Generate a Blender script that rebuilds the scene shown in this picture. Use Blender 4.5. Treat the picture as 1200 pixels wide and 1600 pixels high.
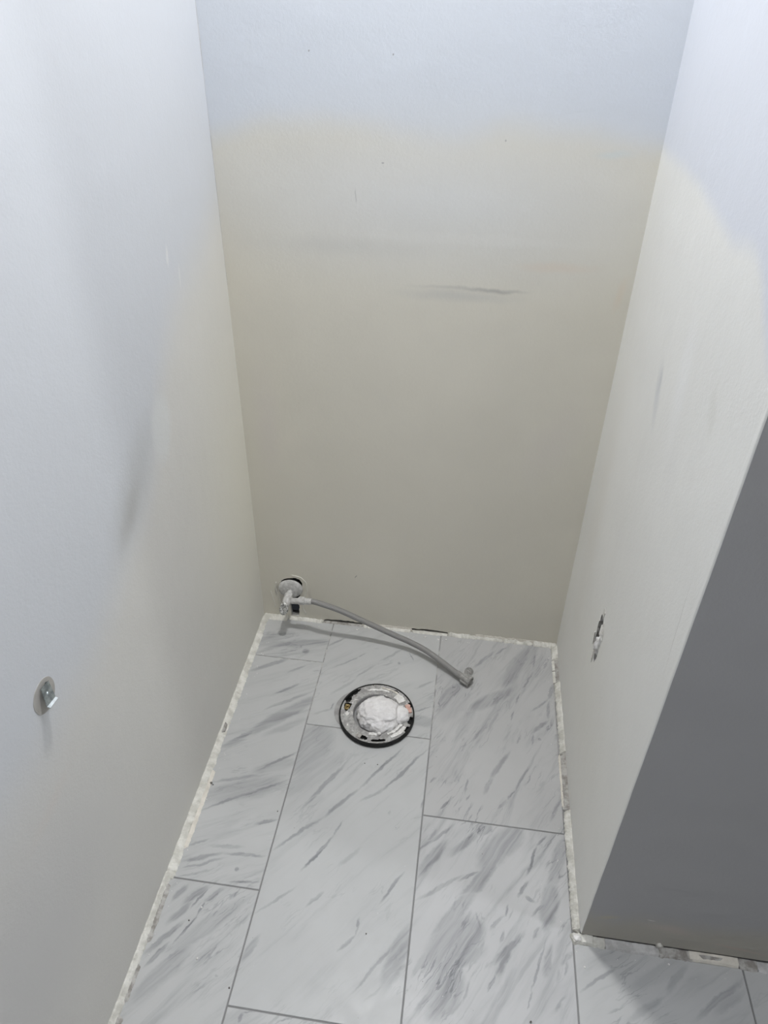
import bpy, bmesh, math, random
from mathutils import Vector, Matrix, noise as mnoise

random.seed(7)
C = bpy.context.scene.collection
for o in list(bpy.data.objects):
    bpy.data.objects.remove(o)

# ------------------------------------------------------------------ camera
def rx(a): return Matrix.Rotation(a, 3, 'X')
def rz(a): return Matrix.Rotation(a, 3, 'Z')
cam_d = bpy.data.cameras.new('camera')
cam = bpy.data.objects.new('camera', cam_d)
C.objects.link(cam)
cam_d.sensor_fit = 'VERTICAL'
cam_d.sensor_height = 24.0
cam_d.lens = 1115.58 / 1600 * 24.0
cam_d.clip_start = 0.02
cam.matrix_world = Matrix.Translation((0.3254, -1.2963, 1.4297)) @ (rz(0.1286) @ rx(0.9573) @ rz(0.0162)).to_4x4()
sc = bpy.context.scene
sc.camera = cam

# ------------------------------------------------------------------ world, lights, exposure
w = bpy.data.worlds.new('world')
sc.world = w
w.use_nodes = True
w.node_tree.nodes['Background'].inputs[0].default_value = (0.75, 0.85, 1.0, 1)
w.node_tree.nodes['Background'].inputs[1].default_value = 0.02

def disk_light(name, loc, target, size, watts, color):
    d = bpy.data.lights.new(name, 'AREA')
    d.shape = 'DISK'; d.size = size; d.energy = watts; d.color = color
    o = bpy.data.objects.new(name, d)
    C.objects.link(o)
    o.location = loc
    o.rotation_euler = (Vector(target) - Vector(loc)).to_track_quat('-Z', 'Y').to_euler()
    return o
disk_light('alcove_ceiling_lamp', (0.25, -0.17, 2.70), (0.25, -0.17, 0), 0.14, 25.0, (1.0, 0.99, 0.97))
disk_light('vanity_lamp', (1.35, -0.775, 2.30), (0.4, -0.65, 0.3), 0.09, 7.3, (0.94, 0.965, 1.0))
disk_light('room_fill_light', (1.05, -1.65, 2.70), (1.05, -1.65, 0), 0.5, 9.0, (0.98, 0.99, 1.0))  # unseen fill light, added to brighten the room side and front face

sc.view_settings.view_transform = 'Standard'
sc.view_settings.look = 'None'
sc.view_settings.gamma = 1.0
sc.view_settings.use_curve_mapping = False
sc.view_settings.exposure = 0.0
sc.cycles.max_bounces = 12
sc.cycles.diffuse_bounces = 10

# ------------------------------------------------------------------ helpers
def link(o, parent=None, **props):
    C.objects.link(o)
    if parent: o.parent = parent
    for k, v in props.items(): o[k] = v
    return o
def mesh_obj(name, bm, mats, parent=None, smooth=False, **props):
    me = bpy.data.meshes.new(name)
    bmesh.ops.recalc_face_normals(bm, faces=bm.faces[:]) if props.pop('recalc', True) else None
    bm.to_mesh(me); bm.free()
    for m in (mats if isinstance(mats, (list, tuple)) else [mats]): me.materials.append(m)
    if smooth:
        for p in me.polygons: p.use_smooth = True
    return link(bpy.data.objects.new(name, me), parent, **props)
def empty(name, loc, **props):
    o = bpy.data.objects.new(name, None)
    o.empty_display_size = 0.02
    o.location = loc
    return link(o, None, **props)
def here(o, parent):          # child built in world coordinates
    o.matrix_parent_inverse = Matrix.Translation(-Vector(parent.location))
    return o

class N:
    """Small node-building helper."""
    def __init__(s, name):
        s.m = bpy.data.materials.new(name); s.m.use_nodes = True
        s.t = s.m.node_tree; s.b = s.t.nodes['Principled BSDF']
        s.b.inputs['Specular IOR Level'].default_value = 0.35
        s.tc = s.t.nodes.new('ShaderNodeTexCoord'); s.P = s.tc.outputs['Object']
    def n(s, kind, **kw):
        x = s.t.nodes.new('ShaderNode' + kind)
        for k, v in kw.items(): setattr(x, k, v)
        return x
    def put(s, sock, v):
        if hasattr(v, 'is_output'): s.t.links.new(v, sock)
        else: sock.default_value = v
    def math(s, op, a, b=0.0, c=None, clamp=False):
        x = s.n('Math', operation=op, use_clamp=clamp); s.put(x.inputs[0], a); s.put(x.inputs[1], b)
        if c is not None: s.put(x.inputs[2], c)
        return x.outputs[0]
    def vmath(s, op, a, b=None, scale=None):
        x = s.n('VectorMath', operation=op); s.put(x.inputs[0], a)
        if b is not None: s.put(x.inputs[1], b)
        if scale is not None: s.put(x.inputs['Scale'], scale)
        return x.outputs['Value'] if op in ('LENGTH', 'DOT_PRODUCT') else x.outputs[0]
    def noise(s, scale, detail=3.0, rough=0.55, dist=0.0, vec=None, color=False):
        x = s.n('TexNoise'); s.put(x.inputs['Vector'], vec or s.P)
        x.inputs['Scale'].default_value = scale; x.inputs['Detail'].default_value = detail
        x.inputs['Roughness'].default_value = rough; x.inputs['Distortion'].default_value = dist
        return x.outputs['Color' if color else 'Fac']
    def rng(s, v, a, b, c=0.0, d=1.0, smooth=True):
        x = s.n('MapRange', interpolation_type='SMOOTHSTEP' if smooth else 'LINEAR')
        s.put(x.inputs[0], v)
        for i, q in enumerate((a, b, c, d)): s.put(x.inputs[1 + i], q)
        return x.outputs[0]
    def mix(s, f, a, b):
        x = s.n('Mix', data_type='RGBA'); s.put(x.inputs[0], f)
        s.put(x.inputs[6], a if hasattr(a, 'is_output') else (*a, 1)); s.put(x.inputs[7], b if hasattr(b, 'is_output') else (*b, 1))
        return x.outputs[2]
    def mapping(s, vec, loc, rot, scale):
        x = s.n('Mapping', vector_type='TEXTURE'); s.put(x.inputs[0], vec)
        x.inputs[1].default_value = loc; x.inputs[2].default_value = rot; x.inputs[3].default_value = scale
        return x.outputs[0]
    def warp(s, amount, scale, detail=2.0, vec=None):
        c = s.noise(scale, detail, color=True, vec=vec)
        c = s.vmath('SUBTRACT', c, (0.5, 0.5, 0.5))
        return s.vmath('ADD', vec or s.P, s.vmath('SCALE', c, scale=amount))
    def bump(s, h, dist, strength=1.0, prev=None):
        x = s.n('Bump'); x.inputs['Strength'].default_value = strength; x.inputs['Distance'].default_value = dist
        s.put(x.inputs['Height'], h)
        if prev: s.put(x.inputs['Normal'], prev)
        return x.outputs[0]
    def done(s, color, rough=0.5, metal=0.0, normal=None):
        s.put(s.b.inputs['Base Color'], color if hasattr(color, 'is_output') else (*color, 1))
        s.put(s.b.inputs['Roughness'], rough); s.b.inputs['Metallic'].default_value = metal
        if normal: s.put(s.b.inputs['Normal'], normal)
        return s.m

def simple(name, c0, c1, scale, rough=0.6, metal=0.0, bump=0.0, bscale=None, detail=4):
    k = N(name)
    f = k.rng(k.noise(scale, detail), 0.35, 0.65)
    nb = k.bump(k.noise(bscale or scale * 2, 4), bump) if bump else None
    return k.done(k.mix(f, c0, c1), rough, metal, nb)

# ------------------------------------------------------------------ marble tile material
BANDS = {   # veins printed on each tile: centre x, centre y, direction, half length, half width, strength (metres, degrees)
    'JA': [(-0.131,0.043,33,0.069,0.0099,0.4),(-0.091,0.057,11,0.094,0.0125,0.35),(-0.148,0.03,33,0.023,0.0059,0.45),(-0.053,0.033,16,0.011,0.0098,0.45),(-0.149,0.072,29,0.046,0.0154,0.25)],
    'LB': [(-0.137,-0.027,34,0.062,0.0085,0.55),(-0.071,-0.1,39,0.04,0.0052,0.45),(-0.057,-0.136,36,0.077,0.0059,0.4),(-0.066,-0.033,35,0.031,0.0046,0.4),(-0.146,-0.263,38,0.041,0.0063,0.6),(-0.06,-0.183,45,0.095,0.016,0.45),(-0.158,-0.281,35,0.035,0.0093,0.35),(-0.047,-0.219,36,0.066,0.0118,0.22),(-0.045,-0.318,37,0.06,0.0051,0.55),(-0.042,-0.328,22,0.047,0.0143,0.28),(-0.112,-0.371,19,0.081,0.0056,0.35),(-0.087,-0.409,31,0.114,0.0047,0.55),(-0.101,-0.399,24,0.087,0.0238,0.32),(-0.026,-0.468,20,0.028,0.0044,0.45),(-0.155,-0.534,32,0.027,0.0037,0.4),(-0.092,-0.531,5,0.04,0.0057,0.35),(-0.132,-0.56,20,0.049,0.0058,0.5),(-0.052,-0.544,6,0.05,0.005,0.5),(-0.128,-0.573,22,0.049,0.004,0.4),(-0.058,-0.577,18,0.006,0.0061,0.45),(-0.14,-0.596,21,0.038,0.0028,0.35),(-0.035,-0.598,10,0.036,0.0032,0.4)],
    'LC': [(-0.153,-0.638,58,0.026,0.0084,0.45),(-0.121,-0.636,49,0.035,0.0093,0.5),(-0.111,-0.641,66,0.029,0.0031,0.55),(-0.085,-0.631,51,0.025,0.0062,0.6),(-0.14,-0.674,54,0.033,0.0091,0.45),(-0.153,-0.721,51,0.048,0.0068,0.6),(-0.153,-0.749,55,0.031,0.0058,0.5),(-0.118,-0.704,63,0.04,0.0028,0.65),(-0.099,-0.659,74,0.017,0.0028,0.55),(-0.078,-0.688,45,0.082,0.0155,0.28),(-0.045,-0.625,53,0.012,0.0033,0.4),(-0.049,-0.668,52,0.042,0.0027,0.4),(-0.133,-0.779,55,0.061,0.0167,0.35),(-0.122,-0.769,44,0.013,0.0036,0.35),(-0.034,-0.77,19,0.003,0.0032,0.3),(-0.138,-0.773,53,0.045,0.0112,0.2)],
    'MB': [(0.025,-0.272,74,0.075,0.0474,0.4),(0.049,-0.337,48,0.081,0.0259,0.22),(0.081,-0.358,60,0.097,0.0063,0.4),(0.051,-0.48,45,0.071,0.0046,0.45),(0.125,-0.399,52,0.055,0.0055,0.6),(0.199,-0.299,55,0.089,0.0043,0.5),(0.254,-0.296,53,0.092,0.0049,0.5),(0.19,-0.369,41,0.035,0.0049,0.3),(0.098,-0.518,61,0.054,0.0044,0.7),(0.127,-0.459,70,0.023,0.0032,0.45),(0.165,-0.517,50,0.035,0.0061,0.22),(0.302,-0.374,79,0.017,0.0032,0.4),(0.26,-0.565,58,0.043,0.004,0.55),(0.111,-0.611,51,0.025,0.0041,0.35),(0.037,-0.624,41,0.05,0.0035,0.35),(0.013,-0.719,69,0.033,0.0084,0.32),(0.187,-0.68,51,0.026,0.0042,0.5),(0.204,-0.647,80,0.019,0.0033,0.45),(0.285,-0.692,71,0.061,0.0156,0.38),(0.247,-0.714,54,0.064,0.004,0.35),(0.268,-0.738,47,0.051,0.0034,0.22),(0.232,-0.407,73,0.006,0.0032,0.3)],
    'MA': [(0.023,0.08,42,0.036,0.0048,0.4),(0.06,0.009,40,0.045,0.0033,0.4),(0.099,0.043,43,0.014,0.0026,0.35),(0.178,0.055,42,0.044,0.0039,0.45),(0.172,0.022,35,0.018,0.0032,0.35),(0.119,-0.014,49,0.036,0.0043,0.4),(0.069,-0.074,47,0.052,0.0048,0.25),(0.232,0.056,-63,0.017,0.0022,0.5),(0.202,0.03,29,0.004,0.0053,0.45),(0.277,-0.036,37,0.031,0.0036,0.3),(0.279,-0.115,27,0.03,0.0029,0.45),(0.284,-0.152,-5,0.029,0.0174,0.35),(0.051,-0.14,83,0.012,0.0025,0.5),(0.035,-0.158,30,0.031,0.0041,0.25)],
    'RA': [(0.428,0.077,54,0.049,0.0061,0.45),(0.47,0.114,47,0.029,0.0039,0.5),(0.51,0.061,67,0.079,0.0165,0.45),(0.515,0.068,62,0.032,0.004,0.3),(0.56,0.092,82,0.03,0.0033,0.45),(0.541,0.016,64,0.039,0.0032,0.55),(0.516,-0.048,74,0.023,0.0026,0.45),(0.501,-0.104,79,0.016,0.0025,0.55),(0.57,-0.06,47,0.036,0.0038,0.5),(0.599,-0.011,74,0.032,0.0067,0.55),(0.588,-0.073,84,0.031,0.0051,0.4),(0.566,-0.128,51,0.035,0.0056,0.6),(0.548,-0.169,83,0.021,0.0034,0.4),(0.565,-0.165,26,0.005,0.0056,0.4),(0.341,-0.061,63,0.044,0.0138,0.45),(0.357,-0.092,60,0.055,0.0246,0.2),(0.445,-0.063,39,0.061,0.0178,0.4),(0.387,-0.145,69,0.055,0.0127,0.22),(0.455,-0.123,70,0.05,0.0051,0.3),(0.471,-0.252,62,0.053,0.0071,0.45),(0.446,-0.307,69,0.028,0.0055,0.35),(0.515,-0.172,68,0.016,0.0029,0.4),(0.397,-0.316,81,0.023,0.0032,0.45),(0.402,-0.345,60,0.01,0.0027,0.4),(0.351,-0.37,52,0.017,0.0032,0.55),(0.495,-0.326,56,0.019,0.0031,0.6),(0.521,-0.278,65,0.044,0.0041,0.4),(0.477,-0.351,52,0.017,0.0049,0.35),(0.593,-0.344,69,0.039,0.0051,0.45),(0.319,-0.312,49,0.013,0.0034,0.45)],
    'RB': [(0.34,-0.448,44,0.054,0.0049,0.4),(0.333,-0.495,57,0.057,0.0117,0.45),(0.396,-0.457,46,0.051,0.0095,0.45),(0.33,-0.443,61,0.02,0.0039,0.3),(0.437,-0.415,40,0.019,0.0123,0.42),(0.47,-0.45,53,0.061,0.0254,0.5),(0.496,-0.434,60,0.038,0.0208,0.5),(0.44,-0.515,59,0.054,0.0133,0.55),(0.411,-0.52,34,0.029,0.0045,0.45),(0.355,-0.551,35,0.062,0.0054,0.35),(0.413,-0.549,44,0.024,0.0087,0.4),(0.387,-0.598,51,0.054,0.0127,0.45),(0.371,-0.653,56,0.059,0.0225,0.48),(0.406,-0.643,53,0.045,0.0283,0.5),(0.398,-0.677,29,0.051,0.0193,0.45),(0.372,-0.707,46,0.043,0.0173,0.4),(0.378,-0.744,62,0.05,0.0211,0.48),(0.343,-0.749,57,0.033,0.0057,0.35),(0.327,-0.695,63,0.033,0.0061,0.35),(0.44,-0.652,83,0.022,0.0042,0.4),(0.518,-0.531,57,0.023,0.0043,0.6),(0.538,-0.468,75,0.039,0.0036,0.55),(0.557,-0.424,50,0.018,0.0037,0.45),(0.486,-0.577,74,0.013,0.003,0.6),(0.467,-0.603,48,0.023,0.0045,0.5),(0.431,-0.608,-72,0.018,0.0032,0.5),(0.531,-0.551,-28,0.012,0.0049,0.4),(0.59,-0.468,73,0.062,0.0134,0.38),(0.57,-0.556,79,0.047,0.0174,0.5),(0.548,-0.569,42,0.024,0.0045,0.5),(0.477,-0.628,64,0.015,0.0041,0.5),(0.487,-0.649,47,0.051,0.0077,0.5),(0.48,-0.671,61,0.034,0.0071,0.48),(0.458,-0.71,64,0.021,0.0031,0.5),(0.541,-0.614,60,0.014,0.004,0.45),(0.543,-0.671,72,0.053,0.0028,0.5),(0.525,-0.728,71,0.019,0.0019,0.4),(0.561,-0.656,73,0.033,0.008,0.32),(0.596,-0.649,46,0.02,0.0055,0.35),(0.594,-0.665,70,0.017,0.0031,0.4),(0.414,-0.731,75,0.021,0.0032,0.35),(0.393,-0.761,49,0.029,0.0036,0.28),(0.577,-0.727,60,0.021,0.0036,0.22)],
    'RC': [(0.652,-0.677,35,0.049,0.0041,0.4),(0.727,-0.712,35,0.049,0.0077,0.32),(0.793,-0.653,49,0.042,0.008,0.25),(0.861,-0.678,36,0.069,0.0068,0.45),(0.875,-0.682,36,0.042,0.0093,0.28),(0.764,-0.649,29,0.063,0.0123,0.2)],
    'MC': [(0.028,-0.827,86,0.009,0.0034,0.4),(0.04,-0.816,14,0.014,0.0014,0.35),(0.107,-0.818,15,0.025,0.0014,0.25)],
}
def tile_mat(key, angle, base=(0.460, 0.466, 0.466), vein=(0.180, 0.186, 0.198), faint=0.30):
    k = N('marble_tile_' + key.lower())
    p1 = k.warp(0.013, 13, 2)
    p2 = k.warp(0.0055, 110, 3, vec=k.warp(0.006, 45, 2, vec=p1))
    mask = None
    for (x, y, a, hl, hw, st) in BANDS.get(key, []):
        if hw > 0.012: hl, hw = hl * 1.2, hw * 1.15
        q = k.mapping(p2, (x, y, 0), (0, 0, math.radians(a)), (hl, hw, 1.0))
        v = k.rng(k.vmath('LENGTH', q), 1.10, 0.45 if hw < 0.012 else 0.62, 0.0, min(0.95, st * (1.15 if hw < 0.012 else 0.95)))
        mask = v if mask is None else k.math('MAXIMUM', mask, v)
    sv = k.mapping(p1, (0.37, 0.11, 0), (0, 0, math.radians(angle)), (0.16, 0.011, 1.0))
    streak = k.noise(1.0, 4, 0.6, 0.4, vec=sv)
    sv2 = k.mapping(p1, (0.11 + angle * .01, 0.7, 0), (0, 0, math.radians(angle)), (0.24, 0.035, 1.0))
    soft = k.rng(k.noise(1.0, 4, 0.62, 0.8, vec=sv2), 0.46, 0.76, 0.0, faint)
    fine = k.rng(streak, 0.36, 0.62, 0.62, 1.12)
    tot = k.math('MULTIPLY', mask, fine) if mask is not None else 0.0
    tot = k.math('ADD', tot, k.math('MULTIPLY', soft, k.rng(streak, 0.35, 0.65, 0.5, 1.4)), clamp=True)
    sv3 = k.mapping(p2, (0.21, 0.43 + angle * .013, 0), (0, 0, math.radians(angle)), (0.13, 0.020, 1.0))
    ridge = k.rng(k.math('ABSOLUTE', k.math('SUBTRACT', k.noise(1.0, 3, 0.55, 0.6, vec=sv3), 0.5)), 0.0, 0.030, 1.0, 0.0)
    gate = k.rng(k.noise(9, 2), 0.48, 0.66, 0.0, min(0.5, faint * 1.5))
    tot = k.math('ADD', tot, k.math('MULTIPLY', ridge, gate), clamp=True)
    cloud = k.noise(7, 3)
    base2 = k.mix(k.rng(cloud, 0.3, 0.7), tuple(c * 0.95 for c in base), base)
    dust = k.rng(k.noise(120, 2), 0.72, 0.80, 0, 0.15)
    col = k.mix(dust, k.mix(tot, base2, vein), (0.55, 0.545, 0.53))
    return k.done(col, k.rng(k.noise(30, 3), 0.3, 0.7, 0.34, 0.46), 0, k.bump(k.noise(160, 2), 0.0002, 0.3))

# ------------------------------------------------------------------ wall paint material
def paint(name, axis, low, high, curve, width=0.03, wob=0.05, spots=(), tex=1.0, rough=0.62):
    """Two paints meeting at a ragged height curve; axis is the horizontal object axis (0 or 1); spots are stains and other tinted patches."""
    k = N(name)
    pw = k.warp(wob, 5, 4)
    sep = k.n('SeparateXYZ'); k.put(sep.inputs[0], pw)
    u, z = sep.outputs[axis], sep.outputs[2]
    fc = k.n('FloatCurve')
    u0, u1 = curve[0][0], curve[-1][0]
    cm = fc.mapping.curves[0]
    pts = [((a - u0) / (u1 - u0), b / 2.0) for a, b in curve]
    cm.points[0].location = pts[0]; cm.points[1].location = pts[-1]
    for a in pts[1:-1]: cm.points.new(*a)
    for q in cm.points: q.handle_type = 'AUTO_CLAMPED'
    fc.mapping.update()
    k.put(fc.inputs['Value'], k.math('DIVIDE', k.math('SUBTRACT', u, u0), u1 - u0, clamp=True))
    thr = k.math('MULTIPLY', fc.outputs[0], 2.0)
    d = k.math('SUBTRACT', z, thr)
    f = k.rng(d, -width, width)
    lowv = k.mix(k.rng(k.noise(3.5, 4, 0.6), 0.35, 0.68), tuple(c * 0.965 for c in low), low)
    col = k.mix(f, lowv, high)
    ps = k.warp(0.014, 22, 3)
    for (a, b, ang, ha, hb, c, st, hard) in spots:
        loc = (a, 0, b) if axis == 0 else (0, a, b)
        rot = (0, -math.radians(ang), 0) if axis == 0 else (math.radians(ang), 0, 0)
        scl = (ha, 50, hb) if axis == 0 else (50, ha, hb)
        v = k.rng(k.vmath('LENGTH', k.mapping(ps, loc, rot, scl)), 1.0, hard, 0.0, st)
        col = k.mix(v, col, c)
    peel = k.noise(210, 3, 0.6)
    wave = k.noise(9, 3)
    nb = k.bump(wave, 0.005, 0.3 * tex)
    nb = k.bump(peel, 0.0008, 0.36 * tex, nb)
    return k.done(col, rough, 0, nb)

# ------------------------------------------------------------------ materials
COOL = (0.60, 0.63, 0.675)
BEIGE = (0.667, 0.640, 0.562)
WARMW = (0.78, 0.775, 0.745)
M_back = paint('painted_plaster_back', 0, BEIGE, COOL,
    [(-0.22, 1.225), (-0.08, 1.257), (0.08, 1.255), (0.24, 1.236), (0.36, 1.262), (0.49, 1.256), (0.63, 1.235)], 0.035, 0.04,  # first patch: white compound, with the fading bounce-light warmth put into its tint
    [(0.22, 1.13, 0, 0.75, 0.22, (0.650, 0.650, 0.635), 0.9, 0.0), (0.30, 0.9690, 0, 0.16, 0.0065, (0.30, 0.30, 0.30), 0.30, 0.0), (0.36, 0.9675, 0, 0.075, 0.0075, (0.25, 0.25, 0.25), 0.40, 0.0),  # then dark horizontal streaks
     (0.28, 0.953, 0, 0.17, 0.018, (0.482, 0.482, 0.468), 0.45, 0.0), (0.47, 1.020, 1, 0.11, 0.016, (0.671, 0.593, 0.510), 0.55, 0.1),
     (0.60, 0.975, 80, 0.05, 0.013, (0.671, 0.593, 0.493), 0.5, 0.1), (0.30, 1.065, 0, 0.30, 0.016, (0.679, 0.671, 0.637), 0.6, 0.2),
     (0.05, 1.04, 0, 0.26, 0.03, (0.568, 0.563, 0.535), 0.4, 0.0), (0.26, 1.13, 0, 0.20, 0.05, (0.662, 0.666, 0.654), 0.5, 0.0),
     (0.073, 1.137, 92, 0.018, 0.0012, (0.344, 0.344, 0.340), 0.6, 0.2), (0.542, 1.222, 3, 0.05, 0.011, (0.585, 0.628, 0.629), 0.6, 0.1),
     (-0.008, 1.370, 0, 0.0022, 0.0022, (0.258, 0.258, 0.255), 0.8, 0.3), (0.140, 1.365, 0, 0.002, 0.0025, (0.258, 0.258, 0.255), 0.8, 0.3),
     (0.125, 1.196, 0, 0.004, 0.0015, (0.301, 0.301, 0.297), 0.7, 0.3), (0.064, 0.178, 60, 0.008, 0.0018, (0.215, 0.215, 0.204), 0.8, 0.3),
     (0.347, 1.24, 0, 0.0018, 0.0025, (0.301, 0.301, 0.297), 0.7, 0.3), (-0.145, 0.62, 90, 0.22, 0.045, (0.636, 0.593, 0.561), 0.45, 0.0),
     (0.52, 0.62, 70, 0.16, 0.07, (0.628, 0.593, 0.557), 0.4, 0.0), (-0.135, 0.085, 85, 0.07, 0.030, (0.516, 0.494, 0.459), 0.7, 0.4),
     (-0.16, 0.10, 80, 0.03, 0.006, (0.344, 0.327, 0.306), 0.7, 0.2), (-0.068, 0.085, 85, 0.04, 0.008, (0.568, 0.533, 0.476), 0.7, 0.2)])
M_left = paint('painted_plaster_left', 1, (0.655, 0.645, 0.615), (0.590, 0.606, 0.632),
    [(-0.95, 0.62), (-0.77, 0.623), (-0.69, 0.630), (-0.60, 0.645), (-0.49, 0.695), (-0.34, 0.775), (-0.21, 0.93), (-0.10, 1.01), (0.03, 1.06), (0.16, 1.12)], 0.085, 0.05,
    [(0.10, 0.45, 85, 0.75, 0.42, (0.735, 0.718, 0.635), 0.95, 0.0), (-0.95, 0.40, 0, 0.42, 0.32, (0.575, 0.570, 0.560), 0.9, 0.1)] +  # beige by the corner; grey low-front paint, also darkened to offset lamp light
    [(-0.40, 0.795, 36, 0.19, 0.075, (0.47, 0.475, 0.465), 0.55, 0.0), (-0.43, 0.765, 36, 0.085, 0.036, (0.38, 0.375, 0.36), 0.5, 0.0),
     (-0.265, 0.83, 75, 0.075, 0.05, (0.662, 0.675, 0.671), 0.7, 0.5), (-0.80, 0.535, 12, 0.09, 0.02, (0.628, 0.593, 0.561), 0.5, 0.0), (-0.13, 1.085, 85, 0.025, 0.007, (0.740, 0.740, 0.731), 0.6, 0.2),
     (-0.09, 1.04, 85, 0.03, 0.005, (0.740, 0.740, 0.722), 0.5, 0.2), (-0.56, 0.45, 80, 0.20, 0.09, (0.645, 0.641, 0.612), 0.4, 0.0)])
M_right = paint('painted_plaster_right', 1, WARMW, (0.665, 0.685, 0.735),
    [(-0.66, 1.10), (-0.557, 1.15), (-0.48, 1.20), (-0.42, 1.213), (-0.346, 1.205), (-0.267, 1.214), (-0.161, 1.225), (0.16, 1.237)], 0.018, 0.03,
    [(-0.203, 0.93, 70, 0.075, 0.024, (0.56, 0.57, 0.585), 0.55, 0.0), (-0.20, 0.955, 72, 0.03, 0.010, (0.48, 0.49, 0.50), 0.4, 0.0), (-0.46, 1.03, 60, 0.045, 0.022, (0.69, 0.685, 0.645), 0.6, 0.2),
     (-0.37, 0.90, 75, 0.12, 0.05, (0.74, 0.735, 0.715), 0.5, 0.0), (-0.31, 1.0, 80, 0.14, 0.05, (0.80, 0.80, 0.79), 0.6, 0.1), (0.02, 0.55, 85, 0.45, 0.10, (0.73, 0.715, 0.67), 0.6, 0.0),
     (-0.30, 0.25, 0, 0.45, 0.25, (0.745, 0.735, 0.685), 0.6, 0.0), (-0.57, 0.78, 85, 0.13, 0.0012, (0.5, 0.48, 0.45), 0.5, 0.2)])
M_front = paint('painted_plaster_front', 0, (0.37, 0.355, 0.315), (0.345, 0.345, 0.350),  # front face, darker in tone than the alcove walls
    [(0.61, 0.11), (0.672, 0.085), (0.722, 0.105), (0.824, 0.097), (0.931, 0.10), (1.2, 0.10), (2.4, 0.11)], 0.035, 0.07,
    [(0.66, 0.085, 20, 0.03, 0.010, (0.404, 0.378, 0.281), 0.6, 0.1), (0.77, 0.075, -5, 0.06, 0.02, (0.456, 0.396, 0.357), 0.5, 0.0),
     (0.735, 0.098, 0, 0.008, 0.0016, (0.645, 0.645, 0.637), 0.8, 0.2), (0.90, 0.04, -8, 0.08, 0.006, (0.430, 0.361, 0.315), 0.6, 0.1)])
M_room = paint('room_paint', 0, (0.62, 0.62, 0.62), (0.62, 0.62, 0.62), [(-1, 1.0), (0, 1.0), (3, 1.0)])
k = N('grey_grout')
sp = k.n('SeparateXYZ'); k.put(sp.inputs[0], k.warp(0.08, 9, 3))
haze = k.rng(sp.outputs[1], -0.30, -0.05)
M_grout = k.done(k.mix(haze, (0.235, 0.235, 0.235), k.mix(k.rng(k.noise(40), 0.4, 0.6), (0.28, 0.28, 0.275), (0.46, 0.455, 0.44))), 0.85)
M_bead = simple('old_white_caulk', (0.54, 0.53, 0.485), (0.70, 0.69, 0.645), 55, 0.7, 0, 0.002, 130)
M_bead2 = simple('cream_paint_film', (0.60, 0.57, 0.51), (0.70, 0.665, 0.60), 40, 0.6, 0, 0.001, 120)
M_mortar = simple('grey_brown_mortar', (0.26, 0.245, 0.225), (0.46, 0.45, 0.43), 70, 0.9, 0, 0.002, 160)
M_greymortar = simple('grey_thinset', (0.42, 0.415, 0.41), (0.56, 0.555, 0.55), 60, 0.9, 0, 0.001, 200)
M_dark = simple('dark_wall_cavity', (0.012, 0.011, 0.010), (0.05, 0.045, 0.04), 25, 0.95)  # shade inside the walls put into a near-black colour
M_gyps = simple('torn_gypsum', (0.50, 0.485, 0.45), (0.70, 0.69, 0.66), 60, 0.9, 0, 0.002, 150)
M_plaster = simple('white_plaster', (0.62, 0.61, 0.59), (0.76, 0.75, 0.74), 90, 0.8, 0, 0.001, 240)
M_black = simple('black_plastic', (0.007, 0.007, 0.007), (0.016, 0.016, 0.016), 60, 0.75)
M_rag = simple('white_rag_cloth', (0.68, 0.665, 0.665), (0.77, 0.76, 0.76), 60, 0.9, 0, 0.002, 180)
M_zinc = simple('zinc_plate', (0.24, 0.27, 0.28), (0.44, 0.48, 0.49), 120, 0.33, 0.8)
M_zinclight = simple('lit_zinc_lip', (0.45, 0.48, 0.49), (0.62, 0.66, 0.67), 120, 0.4, 0.4)  # same zinc in a brighter colour, for light caught by the lip
M_brass = simple('dirty_brass', (0.16, 0.11, 0.04), (0.46, 0.36, 0.18), 200, 0.5, 0.6)
M_pink = simple('pinkish_chip', (0.50, 0.30, 0.25), (0.62, 0.42, 0.36), 120, 0.8)
M_hosenut = simple('grey_plastic_nut', (0.22, 0.217, 0.208), (0.33, 0.325, 0.31), 90, 0.5)
M_chalky = simple('plaster_splashed_chrome', (0.42, 0.415, 0.405), (0.58, 0.575, 0.565), 110, 0.6, 0.0, 0.001, 260)
M_dirtychrome = simple('dirty_chrome', (0.16, 0.16, 0.155), (0.72, 0.72, 0.70), 260, 0.5, 0.25, 0.001, 300)
M_bare = simple('bare_old_paint', (0.36, 0.345, 0.32), (0.42, 0.405, 0.38), 40, 0.7)
M_grit = simple('dark_grit', (0.06, 0.055, 0.05), (0.16, 0.15, 0.14), 200, 0.9)

k = N('dirty_flange_face')
f = k.noise(70, 5, 0.65)
c = k.mix(k.rng(f, 0.42, 0.60), (0.27, 0.265, 0.26), (0.40, 0.395, 0.385))
c = k.mix(k.rng(k.noise(120, 4, 0.6), 0.63, 0.68), c, (0.13, 0.10, 0.075))
c = k.mix(k.rng(k.noise(55, 4, 0.6, vec=k.vmath('ADD', k.P, (3.1, 1.7, 0))), 0.60, 0.66), c, (0.66, 0.65, 0.63))
M_flange = k.done(c, 0.55, 0, k.bump(k.noise(220, 4), 0.002))
k = N('flange_bowl_grey'); M_bowl = k.done(k.mix(k.noise(40), (0.22, 0.22, 0.22), (0.32, 0.32, 0.32)), 0.6)
k = N('braided_hose')
uv = k.tc.outputs['UV']
sp = k.n('SeparateXYZ'); k.put(sp.inputs[0], uv)
s1 = k.math('SINE', k.math('MULTIPLY', k.math('ADD', sp.outputs[0], sp.outputs[1]), 50.27))
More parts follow.
